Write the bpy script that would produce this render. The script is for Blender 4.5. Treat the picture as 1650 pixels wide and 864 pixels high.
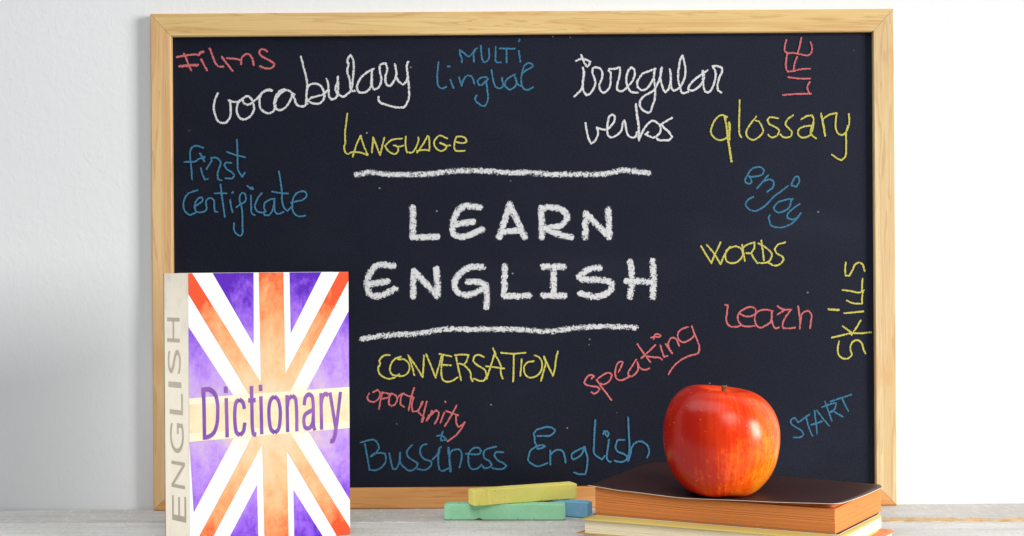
import bpy, bmesh, math, random
from mathutils import Vector, Matrix, noise as mnoise
random.seed(7)
for o in list(bpy.data.objects): bpy.data.objects.remove(o, do_unlink=True)
S = bpy.context.scene
C = S.collection
R = math.radians

# ---------------------------------------------------------------- camera
CAM_Z, CAM_D, TH = 0.1925, 1.10, 0.007          # eye height over the table, distance to the board, roll
cam = bpy.data.cameras.new('camera'); co = bpy.data.objects.new('camera', cam); C.objects.link(co)
cam.sensor_width = 36; cam.lens = 48; cam.clip_start = 0.02; cam.clip_end = 50
co.matrix_world = Matrix.Translation((0, -CAM_D, CAM_Z)) @ Matrix.Rotation(R(90), 4, 'X') @ Matrix.Rotation(-TH, 4, 'Z')
S.camera = co
# ---------------------------------------------------------------- light
w = bpy.data.worlds.new('World'); S.world = w; w.use_nodes = True
bg = w.node_tree.nodes['Background']; bg.inputs[0].default_value = (0.86, 0.93, 1.0, 1); bg.inputs[1].default_value = 0.165

def area(name, loc, target, sx, sy, power, col, spread=180):
    l = bpy.data.lights.new(name, 'AREA'); l.shape = 'RECTANGLE'; l.size = sx; l.size_y = sy
    l.energy = power; l.color = col; l.spread = R(spread)
    o = bpy.data.objects.new(name, l); C.objects.link(o); o.location = loc
    o.rotation_euler = (Vector(target) - Vector(loc)).to_track_quat('-Z', 'Y').to_euler(); return o
area('window_light', (2.90, -1.62, 0.68), (0, 0, 0.15), 0.95, 1.40, 119, (1.0, 0.985, 0.95))
area('upper_left_fill', (-0.70, -0.55, 1.65), (-0.45, 0, 0.30), 2.0, 0.9, 13, (0.95, 0.98, 1.0))  # added fill with no visible source, lifts the upper left wall
def spot(name, loc, target, power, ang, rad, col):
    l = bpy.data.lights.new(name, 'SPOT'); l.energy = power; l.spot_size = R(ang); l.spot_blend = 1.0; l.shadow_soft_size = rad; l.color = col
    o = bpy.data.objects.new(name, l); C.objects.link(o); o.location = loc
    o.rotation_euler = (Vector(target) - Vector(loc)).to_track_quat('-Z', 'Y').to_euler(); return o
spot('table_fill', (0.30, -1.25, 0.95), (0.06, -0.06, 0.0), 50, 38, 0.42, (1.0, 0.96, 0.90))  # added frontal fill, brightens chalk, books and planks; no real lamp stands here
spot('spine_fill', (-1.25, -0.115, 0.10), (-0.235, -0.155, 0.09), 19, 19, 0.04, (1.0, 0.92, 0.80))  # made-up fill from the left, only to brighten the dictionary spine
S.view_settings.view_transform = 'Standard'; S.view_settings.look = 'None'
S.view_settings.exposure = 0.11; S.view_settings.gamma = 1.0
S.render.engine = 'CYCLES'
S.cycles.transparent_max_bounces = 16

# ---------------------------------------------------------------- helpers
def unp(px, py, depth):
    """a point of the photograph (1650x864) laid on the vertical plane at this depth"""
    dx, dy = px - 825.0, 432.0 - py
    X = dx*math.cos(TH) + dy*math.sin(TH); Z = -dx*math.sin(TH) + dy*math.cos(TH)
    return Vector((X/2200*depth, depth - CAM_D, CAM_Z + Z/2200*depth))

def mesh_obj(name, verts, faces, mat, parent=None, smooth=False):
    me = bpy.data.meshes.new(name); me.from_pydata([tuple(v) for v in verts], [], faces); me.update()
    if mat: 
        for m in (mat if isinstance(mat, (list, tuple)) else [mat]): me.materials.append(m)
    if smooth: me.polygons.foreach_set('use_smooth', [True]*len(me.polygons))
    o = bpy.data.objects.new(name, me); C.objects.link(o)
    if parent: o.parent = parent
    return o
def bm_obj(name, bm, mat, parent=None, smooth=False):
    me = bpy.data.meshes.new(name); bm.to_mesh(me); bm.free()
    for m in (mat if isinstance(mat, (list, tuple)) else [mat]): me.materials.append(m)
    if smooth: me.polygons.foreach_set('use_smooth', [True]*len(me.polygons))
    o = bpy.data.objects.new(name, me); C.objects.link(o)
    if parent: o.parent = parent
    return o
def thing(name, label, cat, loc=(0, 0, 0), group=None):
    o = bpy.data.objects.new(name, None); C.objects.link(o); o.location = loc; o.empty_display_size = 0.02
    o['label'] = label; o['category'] = cat
    if group: o['group'] = group
    return o

class NT:
    def __init__(s, name, rough=0.6, spec=0.5):
        s.m = bpy.data.materials.new(name); s.m.use_nodes = True; s.t = s.m.node_tree
        s.b = s.t.nodes['Principled BSDF']; s.b.inputs['Roughness'].default_value = rough
        s.b.inputs['Specular IOR Level'].default_value = spec
    def n(s, typ, **kw):
        x = s.t.nodes.new(typ)
        for k, v in kw.items(): setattr(x, k, v)
        return x
    def l(s, a, b): s.t.links.new(a, b)
    def val(s, sock, v):
        if hasattr(v, 'is_output') or isinstance(v, bpy.types.NodeSocket): s.l(v, sock)
        else: sock.default_value = v
    def coord(s, which='Object', scale=(1, 1, 1), loc=(0, 0, 0), rot=(0, 0, 0)):
        tc = s.n('ShaderNodeTexCoord'); mp = s.n('ShaderNodeMapping')
        mp.inputs['Scale'].default_value = scale; mp.inputs['Location'].default_value = loc; mp.inputs['Rotation'].default_value = rot
        s.l(tc.outputs[which], mp.inputs[0]); return mp.outputs[0]
    def noise(s, vec, scale=5, detail=4, rough=0.55, dist=0):
        x = s.n('ShaderNodeTexNoise'); s.l(vec, x.inputs['Vector']); x.inputs['Scale'].default_value = scale
        x.inputs['Detail'].default_value = detail; x.inputs['Roughness'].default_value = rough; x.inputs['Distortion'].default_value = dist
        return x.outputs['Fac']
    def math(s, op, a, b=0.0, c=0.0, clamp=False):
        x = s.n('ShaderNodeMath', operation=op); x.use_clamp = clamp
        for i, v in enumerate((a, b, c)): s.val(x.inputs[i], v)
        return x.outputs[0]
    def ramp(s, fac, lo, hi, a=0.0, b=1.0):
        x = s.n('ShaderNodeMapRange'); x.clamp = True; x.interpolation_type = 'SMOOTHSTEP'
        s.val(x.inputs[0], fac); s.val(x.inputs[1], lo); s.val(x.inputs[2], hi); s.val(x.inputs[3], a); s.val(x.inputs[4], b)
        return x.outputs[0]
    def mix(s, f, a, b, mode='MIX'):
        x = s.n('ShaderNodeMix', data_type='RGBA', blend_type=mode)
        s.val(x.inputs[0], f)
        for i, v in ((6, a), (7, b)):
            if isinstance(v, tuple): v = (v + (1,))[:4]
            s.val(x.inputs[i], v)
        return x.outputs[2]
    def sep(s, vec):
        x = s.n('ShaderNodeSeparateXYZ'); s.l(vec, x.inputs[0]); return x.outputs
    def bump(s, h, strength=0.3, dist=0.001, prev=None):
        x = s.n('ShaderNodeBump'); x.inputs['Strength'].default_value = strength; x.inputs['Distance'].default_value = dist
        s.l(h, x.inputs['Height'])
        if prev is not None: s.l(prev, x.inputs['Normal'])
        s.l(x.outputs[0], s.b.inputs['Normal']); return x.outputs[0]
    def col(s, c):
        s.val(s.b.inputs['Base Color'], (c + (1,))[:4] if isinstance(c, tuple) else c)

def srgb(r, g, b):
    f = lambda c: (c/255/12.92 if c/255 <= 0.04045 else ((c/255+0.055)/1.055)**2.4)
    return (f(r), f(g), f(b))

# ---------------------------------------------------------------- materials
def mat_wall():
    k = NT('wall_plaster', 0.75, 0.3); v = k.coord()
    k.col(k.mix(k.noise(v, 3.0, 3), (0.80, 0.815, 0.83), (0.84, 0.85, 0.86)))
    v2 = k.coord(scale=(1, 1, 0.62)); 
    n1 = k.noise(v2, 190, 4, 0.62, 0.6); n2 = k.noise(v, 38, 3, 0.5)
    p = k.bump(k.ramp(n1, 0.40, 0.72), 0.20, 0.0004); k.bump(n2, 0.16, 0.0010, p); return k.m
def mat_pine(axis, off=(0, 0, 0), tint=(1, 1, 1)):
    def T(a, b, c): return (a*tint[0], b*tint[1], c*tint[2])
    k = NT('pine_wood', 0.48, 0.4)
    sc = (1, 1, 1)
    if axis == 'X': g1 = (3.0, 90, 90); g2 = (1.2, 14, 26)
    else: g1 = (90, 90, 3.0); g2 = (26, 14, 1.2)
    fine = k.noise(k.coord(scale=g1, loc=off), 9, 3, 0.6)
    broad = k.noise(k.coord(scale=g2, loc=(off[0]+3, 1, 2)), 4, 3, 0.5, 0.8)
    rings = k.math('FRACT', k.math('MULTIPLY', broad, 7.0))
    ringm = k.math('MULTIPLY', k.ramp(rings, 0.62, 0.93), k.ramp(rings, 1.0, 0.95))
    speck = k.ramp(k.noise(k.coord(loc=off, scale=(1, 1, 1)), 900, 2, 0.6), 0.62, 0.75)
    c = k.mix(k.ramp(broad, 0.3, 0.7), T(0.76, 0.53, 0.235), T(0.66, 0.40, 0.155))
    c = k.mix(k.math('MULTIPLY', ringm, 0.55), c, T(0.52, 0.27, 0.10))
    c = k.mix(k.math('MULTIPLY', k.ramp(fine, 0.45, 0.75), 0.35), c, T(0.80, 0.60, 0.33))
    c = k.mix(k.math('MULTIPLY', speck, 0.3), c, (0.45, 0.22, 0.08))
    thin = k.noise(k.coord(scale=((0.7, 60, 60) if axis == 'X' else (60, 60, 0.7)), loc=(off[0]+9, 4, 4)), 8, 2, 0.5)
    c = k.mix(k.math('MULTIPLY', k.ramp(thin, 0.60, 0.72), 0.40), c, T(0.60, 0.32, 0.12))
    blot = k.ramp(k.noise(k.coord(scale=((1, 3, 3) if axis == 'X' else (3, 3, 1)), loc=(off[0], 5, 7)), 14, 3), 0.60, 0.74)
    c = k.mix(k.math('MULTIPLY', blot, 0.38), c, (0.62, 0.30, 0.10))
    k.col(c); k.bump(fine, 0.18, 0.0003); return k.m
def mat_board():
    k = NT('slate_surface', 0.5, 0.42); k.b.inputs['Specular Tint'].default_value = (0.56, 0.66, 1.0, 1); v = k.coord()
    g = k.noise(v, 800, 3, 0.8); sm = k.noise(k.coord(scale=(1, 1, 2.2), rot=(0, 0.3, 0)), 7, 4, 0.6, 0.5)
    c = k.mix(k.ramp(g, 0.38, 0.66), (0.0004, 0.0005, 0.0018), (0.0075, 0.0080, 0.0145))
    c = k.mix(k.math('MULTIPLY', k.ramp(sm, 0.5, 0.85), 0.35), c, (0.016, 0.018, 0.028))
    st = k.noise(k.coord(scale=(1.2, 1, 34), rot=(0, -0.12, 0)), 6, 5, 0.75)
    c = k.mix(k.math('MULTIPLY', k.ramp(st, 0.70, 0.82), 0.05), c, (0.22, 0.23, 0.26))
    vo = k.n('ShaderNodeTexVoronoi'); k.l(v, vo.inputs['Vector']); vo.inputs['Scale'].default_value = 62
    dust = k.math('MULTIPLY', k.ramp(vo.outputs['Distance'], 0.060, 0.025), k.ramp(k.noise(v, 40, 1), 0.46, 0.56))
    c = k.mix(k.math('MULTIPLY', dust, 0.55), c, (0.45, 0.46, 0.46))
    k.col(c); k.val(k.b.inputs['Roughness'], k.ramp(sm, 0.3, 0.8, 0.49, 0.55))
    k.bump(g, 0.5, 0.0003); return k.m
def mat_chalk(name, col, thick=False, base=0.385):
    k = NT(name, 0.95, 0.1); v = k.coord()
    at = k.n('ShaderNodeAttribute'); at.attribute_name = 'edge'; e = at.outputs['Fac']
    if thick:
        g = k.math('ADD', k.math('MULTIPLY', k.noise(v, 900, 2, 0.7), 0.7), k.math('MULTIPLY', k.noise(v, 330, 2, 0.6), 0.3))
        thr = k.math('ADD', base, k.math('MULTIPLY', k.math('POWER', e, 2.2), 0.25))
        cov = k.ramp(k.math('SUBTRACT', g, thr), -0.07, 0.06)
        cov = k.math('MULTIPLY', cov, 0.97)
    else:
        g = k.noise(v, 1100, 2, 0.7)
        thr = k.math('ADD', 0.33, k.math('MULTIPLY', k.math('POWER', e, 2.0), 0.24))
        cov = k.math('MULTIPLY', k.ramp(k.math('SUBTRACT', g, thr), -0.06, 0.07), 0.96)
    k.col(k.mix(k.noise(v, 1400, 2), tuple(x*0.86 for x in col), tuple(min(1, x*1.08) for x in col)))
    k.l(cov, k.b.inputs['Alpha']); return k.m
def mat_stick(name, a, b):
    k = NT(name, 0.85, 0.2); v = k.coord()
    c = k.mix(k.noise(v, 60, 4), a, b)
    pit = k.ramp(k.noise(v, 330, 2, 0.5), 0.66, 0.72)
    c = k.mix(k.math('MULTIPLY', pit, 0.6), c, tuple(x*0.45 for x in a))
    dust = k.ramp(k.noise(v, 170, 3, 0.6), 0.58, 0.8)
    c = k.mix(k.math('MULTIPLY', dust, 0.35), c, (0.82, 0.80, 0.74))
    k.col(c); p = k.bump(k.noise(v, 900, 3, 0.6), 0.4, 0.00025); k.bump(pit, -0.6, 0.0004, p); return k.m
def mat_plank(seed, edge_chip):
    k = NT('whitewashed_plank', 0.62, 0.35)
    tc = k.n('ShaderNodeTexCoord').outputs['Object']; x, y, z = k.sep(tc)
    gr = k.noise(k.coord(scale=(2.5, 60, 60), loc=(seed, 0, 0)), 6, 5, 0.65)
    br = k.noise(k.coord(scale=(2.0, 9, 9), loc=(seed*3, 2, 0)), 5, 4, 0.6)
    fl = k.noise(k.coord(loc=(seed, seed, 0)), 500, 4, 0.7)
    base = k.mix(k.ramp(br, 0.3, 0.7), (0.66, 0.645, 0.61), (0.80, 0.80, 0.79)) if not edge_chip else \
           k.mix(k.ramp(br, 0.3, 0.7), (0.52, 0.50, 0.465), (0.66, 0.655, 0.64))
    c = k.mix(k.math('MULTIPLY', k.ramp(gr, 0.45, 0.75), 0.6), base, (0.42, 0.38, 0.33))
    c = k.mix(k.math('MULTIPLY', k.ramp(fl, 0.5, 0.75), 0.25), c, (0.50, 0.47, 0.43))
    sp = k.noise(k.coord(scale=(1, 0.22, 1), loc=(seed, 1, 0)), 620, 4, 0.75)
    c = k.mix(k.math('MULTIPLY', k.ramp(sp, 0.50, 0.72), 0.50), c, (0.40, 0.37, 0.34))
    sp2 = k.noise(k.coord(scale=(1, 0.3, 1), loc=(seed, 7, 0)), 190, 4, 0.7)
    c = k.mix(k.math('MULTIPLY', k.ramp(sp2, 0.52, 0.66), 0.35), c, (0.86, 0.86, 0.86))
    chip = k.ramp(k.noise(k.coord(scale=(9, 44, 1), loc=(seed*2, 1, 0)), 7, 4, 0.62), 0.665, 0.68)
    dk = k.ramp(k.noise(k.coord(scale=(6, 90, 1), loc=(seed, 3, 0)), 5, 5, 0.7), 0.56, 0.74)
    c = k.mix(k.math('MULTIPLY', dk, 0.55), c, (0.27, 0.25, 0.235))
    wood = k.mix(k.ramp(k.noise(k.coord(scale=(14, 60, 1)), 8, 4, 0.7), 0.35, 0.65), (0.55, 0.29, 0.10), (0.78, 0.58, 0.32))
    if edge_chip:
        rag = k.noise(k.coord(scale=(1, 0.35, 1), loc=(seed, 0, 0)), 55, 5, 0.75)
        front = k.math('ADD', y, k.math('MULTIPLY', x, 0.03))
        lim = k.math('ADD', -0.0630 + edge_chip, k.math('MULTIPLY', k.math('SUBTRACT', rag, 0.5), 0.038))
        side = k.ramp(k.math('ADD', x, k.math('MULTIPLY', rag, 0.05)), 0.09, 0.13)
        near = k.math('MULTIPLY', k.math('LESS_THAN', front, lim), side)
        chip = k.math('MAXIMUM', chip, near)
    c = k.mix(chip, c, wood)
    k.col(c); p = k.bump(gr, 0.35, 0.0006); p = k.bump(fl, 0.35, 0.0004, p); k.bump(chip, -0.8, 0.0006, p); return k.m
def mat_pages(name, a, b, line=0.35, dens=2600):
    k = NT(name, 0.8, 0.15)
    ln = k.noise(k.coord(scale=(0.0004, 0.0004, 1)), dens, 1, 0.5)
    fine = k.noise(k.coord(), 1500, 2, 0.6)
    wide = k.noise(k.coord(scale=(0.035, 0.035, 1)), 900, 2, 0.6)
    c = k.mix(k.ramp(ln, 0.35, 0.65), a, b)
    c = k.mix(k.math('MULTIPLY', k.ramp(wide, 0.68, 0.74), line), c, tuple(x*0.45 for x in a))
    c = k.mix(k.math('MULTIPLY', k.ramp(fine, 0.55, 0.8), 0.18), c, tuple(min(1, x*1.35) for x in b))
    k.col(c); k.bump(ln, 0.35, 0.0002); return k.m
def mat_cover(name, a, b, rough=0.45, spec=0.4):
    k = NT(name, rough, spec); v = k.coord()
    c = k.mix(k.noise(v, 35, 4), a, b)
    sp = k.ramp(k.noise(v, 800, 2), 0.6, 0.8)
    c = k.mix(k.math('MULTIPLY', sp, 0.12), c, tuple(min(1, x*1.8+0.02) for x in b))
    k.col(c); k.bump(k.noise(v, 420, 3), 0.2, 0.0002); return k.m
def mat_plain(name, c, rough=0.8):
    k = NT(name, rough, 0.2); v = k.coord()
    k.col(k.mix(k.noise(v, 90, 3), tuple(x*0.9 for x in c), c)); return k.m

M_wall = mat_wall()
M_board = mat_board()
WHITE = mat_chalk('white_chalk_mark', (0.66, 0.67, 0.69)); PINK = mat_chalk('pink_chalk_mark', (0.58, 0.155, 0.165))
BLUE = mat_chalk('blue_chalk_mark', (0.052, 0.185, 0.315)); YEL = mat_chalk('yellow_chalk_mark', (0.57, 0.52, 0.12))
THICK = mat_chalk('bold_white_chalk_mark', (0.64, 0.65, 0.67), True); LINE = mat_chalk('bold_chalk_line', (0.64, 0.65, 0.67), True, 0.43)

# ---------------------------------------------------------------- wall
def wall():
    bm = bmesh.new()
    vs = [bm.verts.new(p) for p in ((-2.2, 0.0038, -0.9), (2.2, 0.0038, -0.9), (2.2, 0.0038, 1.9), (-2.2, 0.0038, 1.9),
                                    (-2.2, 0.12, -0.9), (2.2, 0.12, -0.9), (2.2, 0.12, 1.9), (-2.2, 0.12, 1.9))]
    for f in ((0, 1, 2, 3), (7, 6, 5, 4), (3, 2, 6, 7), (1, 5, 6, 2), (0, 3, 7, 4), (0, 4, 5, 1)): bm.faces.new([vs[i] for i in f])
    o = bm_obj('wall', bm, M_wall); o['kind'] = 'structure'; o['label'] = 'white plaster wall behind the chalkboard'
wall()

# ---------------------------------------------------------------- table of whitewashed planks
table = thing('wooden_table', 'rustic table of whitewashed planks that everything stands on', 'table', (0, 0, 0))
def plank(y0, y1, seed, chip, zt=0.0, th=0.022, xl=1.05, k0=-0.03, k1=-0.03):
    nx = 150; prof = []
    r = 0.0012
    rnd = random.Random(seed)
    # cross-section (y, z) with eased edges
    sec = [(y0, -th), (y0, -r*1.2)] + [(y0 + r*(1-math.cos(a)), -r*1.2 + r*1.2*math.sin(a)) for a in (0.5, 1.0)] + [(y0+r, 0)]
    sec += [(y0 + (y1-y0)*t, 0) for t in (0.1, 0.25, 0.4, 0.55, 0.7, 0.85, 0.93)] + [(y1-r, 0)] + \
           [(y1 - r*(1-math.cos(a)), -r*1.2 + r*1.2*math.sin(a)) for a in (1.0, 0.5)] + [(y1, -r*1.2), (y1, -th)]
    V = []; F = []; n = len(sec)
    for i in range(nx+1):
        x = -xl + 2*xl*i/nx
        for j, (y, z) in enumerate(sec):
            e0 = 0.0006*mnoise.noise((x*9, seed, 0)); e1 = 0.0006*mnoise.noise((x*9, seed, 5))
            t = (y-y0)/(y1-y0); yy = y + (e0 + k0*x)*(1-t) + (e1 + k1*x)*t
            zz = z
            if z > -0.01: zz += -0.00025 + 0.00025*mnoise.noise((x*6, y*50, seed))
            V.append((x, yy, zz + zt))
    for i in range(nx):
        for j in range(n):
            a = i*n+j; b = i*n+(j+1) % n; F.append((a, b, b+n, a+n))
    F.append(tuple(range(n-1, -1, -1))); F.append(tuple(nx*n+i for i in range(n)))
    return mesh_obj('plank', V, F, mat_plank(seed, chip), table)
plank(-0.0630, 0.0030, 1.7, 0.0135, k1=0.0)
plank(-0.155, -0.0641, 4.2, None, zt=-0.0002)
plank(-0.250, -0.1562, 7.9, None, zt=-0.0003)
plank(-0.345, -0.2512, 11.3, None, zt=0.0)
plank(-0.440, -0.3462, 13.1, None, zt=-0.0003, k0=0.0)
def crossbar(x):
    bm = bmesh.new(); bmesh.ops.create_cube(bm, size=1)
    bmesh.ops.scale(bm, vec=(0.07, 0.43, 0.03), verts=bm.verts); bmesh.ops.translate(bm, vec=(x, -0.217, -0.0375), verts=bm.verts)
    bmesh.ops.bevel(bm, geom=bm.edges[:], offset=0.002, segments=1, affect='EDGES')
    bm_obj('crossbar', bm, mat_plain('bare_wood', (0.45, 0.30, 0.17)), table)
for x in (-0.8, 0.8): crossbar(x)

# ---------------------------------------------------------------- chalkboard
board = thing('chalkboard', 'pine framed chalkboard covered in coloured chalk words, standing against the white wall', 'chalkboard', (0.009, 0, 0))
BX = 0.009
x0, x1, z0, z1 = -0.2889, 0.3076, 0.0, 0.3985      # outer edge of the frame
ix0, ix1, iz0, iz1 = -0.2722, 0.2911, 0.0165, 0.3802   # inner edge (real size at the panel plane)
YF, YB = -0.0046, 0.0032
def rail(o_a, o_b, i_b, i_a, mat, g=0.00012):
    """mitred frame rail from its outer and inner edges, with eased arrises"""
    pts = [Vector((p[0]-BX, 0, p[1])) for p in (o_a, o_b, i_b, i_a)]
    c = sum(pts, Vector())/4
    bm = bmesh.new()
    # shrink along the rail so the mitre shows as a hairline
    d = (pts[1]-pts[0]).normalized()
    pts[0] += d*g; pts[3] += d*g; pts[1] -= d*g; pts[2] -= d*g
    f = [bm.verts.new((p.x, YF, p.z)) for p in pts]; b = [bm.verts.new((p.x, YB, p.z)) for p in pts]
    bm.faces.new(f); bm.faces.new(b[::-1])
    for i in range(4): bm.faces.new((f[i], b[i], b[(i+1) % 4], f[(i+1) % 4]))
    bmesh.ops.recalc_face_normals(bm, faces=bm.faces)
    long_e = [e for e in bm.edges if abs((e.verts[0].co-e.verts[1].co).normalized().dot(d)) > 0.99]
    mit = [e for e in bm.edges if e not in long_e and abs(e.verts[0].co.y-YF) < 1e-6 and abs(e.verts[1].co.y-YF) < 1e-6]
    bmesh.ops.bevel(bm, geom=long_e, offset=0.0007, segments=3, affect='EDGES')
    return bm_obj('frame_rail', bm, mat, board)
rail((x0, z1), (x1, z1), (ix1, iz1), (ix0, iz1), mat_pine('X', (1.3, 0, 0), (0.97, 1.0, 0.98)))
rail((x0, z0), (x1, z0), (ix1, iz0), (ix0, iz0), mat_pine('X', (7.1, 0, 0), (0.96, 0.68, 0.52)))  # low light along the bottom rail put into a deeper tint
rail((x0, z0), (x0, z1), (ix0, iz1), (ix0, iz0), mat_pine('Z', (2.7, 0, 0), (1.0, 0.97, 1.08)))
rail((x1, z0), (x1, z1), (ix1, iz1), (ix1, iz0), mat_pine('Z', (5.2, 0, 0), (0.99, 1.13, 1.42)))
def panel():
    bm = bmesh.new(); bmesh.ops.create_cube(bm, size=1)
    sx, sz = ix1-ix0+0.004, iz1-iz0+0.004
    # sits in the rebate: 2 mm under the rails would overlap them, so it stops 0.1 mm short
    sx -= 0.0042; sz -= 0.0042
    bmesh.ops.scale(bm, vec=(sx, 0.0026, sz), verts=bm.verts)
    bmesh.ops.translate(bm, vec=((ix0+ix1)/2-BX, 0.0013, (iz0+iz1)/2), verts=bm.verts)
    bm_obj('writing_surface', bm, M_board, board)
panel()

# ---- chalk handwriting -------------------------------------------------
zoff = [0.0]
def parse(s): 
    q = s.replace(',', ' ').split(); return [(float(q[i]), float(q[i+1])) for i in range(0, len(q)-1, 2)]
def catmull(P, step=0.9):
    out = []
    n = len(P)
    for i in range(n-1):
        p0 = P[i-1] if i else (2*P[0][0]-P[1][0], 2*P[0][1]-P[1][1]); p1, p2 = P[i], P[i+1]
        p3 = P[i+2] if i+2 < n else (2*p2[0]-p1[0], 2*p2[1]-p1[1])
        def kn(t, a, b): return t + max(1e-4, math.hypot(a[0]-b[0], a[1]-b[1]))**0.5
        t0 = 0; t1 = kn(t0, p0, p1); t2 = kn(t1, p1, p2); t3 = kn(t2, p2, p3)
        m = max(2, int(math.hypot(p2[0]-p1[0], p2[1]-p1[1])/step))
        for j in range(m):
            t = t1 + (t2-t1)*j/m
            def L(a, b, ta, tb): return tuple(((tb-t)*a[q] + (t-ta)*b[q])/(tb-ta) for q in (0, 1))
            A1, A2, A3 = L(p0, p1, t0, t1), L(p1, p2, t1, t2), L(p2, p3, t2, t3)
            B1, B2 = L(A1, A2, t0, t2), L(A2, A3, t1, t3)
            out.append(L(B1, B2, t1, t2))
    out.append(P[-1]); return out
def split(P, lim=62):
    segs = []; cur = [P[0]]
    for i in range(1, len(P)-1):
        cur.append(P[i])
        a = math.atan2(P[i][1]-P[i-1][1], P[i][0]-P[i-1][0]); b = math.atan2(P[i+1][1]-P[i][1], P[i+1][0]-P[i][0])
        d = abs((b-a+math.pi) % (2*math.pi) - math.pi)
        if math.degrees(d) > lim: segs.append(cur); cur = [P[i]]
    cur.append(P[-1]); segs.append(cur); return segs
def word(label, mat, origin, scale, strokes, width=4.2, lim=62, wob=0.10):
    V = []; F = []; E = []
    k = 2200/CAM_D
    rnd = random.Random(len(label)*31 + int(origin[0]))
    for st in strokes:
        wd = width
        if isinstance(st, tuple): st, wd = st
        if wd < 9: wd *= 0.92
        P = [(origin[0]+a*scale, origin[1]+b*scale) for a, b in parse(st)]
        if len(P) < 2: continue
        for sg in split(P, lim):
            q = catmull(sg)
            # arc length resample is implied by the small step; build a three-vertex-wide ribbon with round ends
            zoff[0] += 2.4e-6
            hw = wd/2/k
            W = [unp(a, b, CAM_D) for a, b in q]
            n = len(W)
            base = len(V)
            def add(p, e): V.append((p.x-BX, -0.00022 - zoff[0], p.z)); E.append(e)
            T = []
            for i in range(n):
                t = W[min(i+1, n-1)] - W[max(i-1, 0)]; t.y = 0
                T.append(t.normalized() if t.length > 1e-9 else Vector((1, 0, 0)))
            for i in range(n):
                nn = Vector((-T[i].z, 0, T[i].x)); h = hw*(1 + wob*rnd.uniform(-1, 1))
                h2 = hw*(1 + wob*rnd.uniform(-1, 1))
                add(W[i] + nn*h, 1.0); add(W[i], 0.0); add(W[i] - nn*h2, 1.0)
                zoff[0] += 4e-8
            for i in range(n-1):
                a = base+3*i; F.append((a, a+1, a+4, a+3)); F.append((a+1, a+2, a+5, a+4))
            for end in (0, n-1):
                ctr = base+3*end+1; s = -1 if end == 0 else 1
                nn = Vector((-T[end].z, 0, T[end].x))
                fan = [base+3*end]
                for j in range(1, 6):
                    an = math.pi*j/6
                    p = W[end] + nn*(hw*math.cos(an)) + T[end]*(s*hw*math.sin(an)); fan.append(len(V)); add(p, 1.0)
                fan.append(base+3*end+2)
                for j in range(6): F.append((ctr, fan[j], fan[j+1]))
    if zoff[0] > 0.0006: zoff[0] = 0.0
    o = mesh_obj('chalk_line' if 'line' in label else 'chalk_word', V, F, mat, board)
    at = o.data.attributes.new('edge', 'FLOAT', 'POINT'); at.data.foreach_set('value', E)
    o['label'] = label; return o
rA, rB, rC, rD, rE = ((270, 50), .18519), ((480, 50), .18519), ((680, 50), .1505), ((910, 70), .1968), ((1130, 50), .2547)
rF, rG, rH, rI, rJ = ((540, 170), .13939), ((280, 210), .20833), ((1110, 260), .20833), ((1150, 410), .21987), ((920, 510), .16209)
rK, rL, rM, rN, rO, rP = ((590, 540), .2), ((570, 610), .19682), ((820, 660), .14545), ((1260, 620), .11576), ((560, 260), .30909), ((560, 400), .31515)
def shift(strokes, fr, to):
    """rewrite strokes of one detail in the units of another"""
    out = []
    for s in strokes:
        wd = None
        if isinstance(s, tuple): s, wd = s
        t = ' '.join('%.1f,%.1f' % (((fr[0][0]+a*fr[1])-to[0][0])/to[1], ((fr[0][1]+b*fr[1])-to[0][1])/to[1]) for a, b in parse(s))
        out.append((t, wd) if wd else t)
    return out

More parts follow.
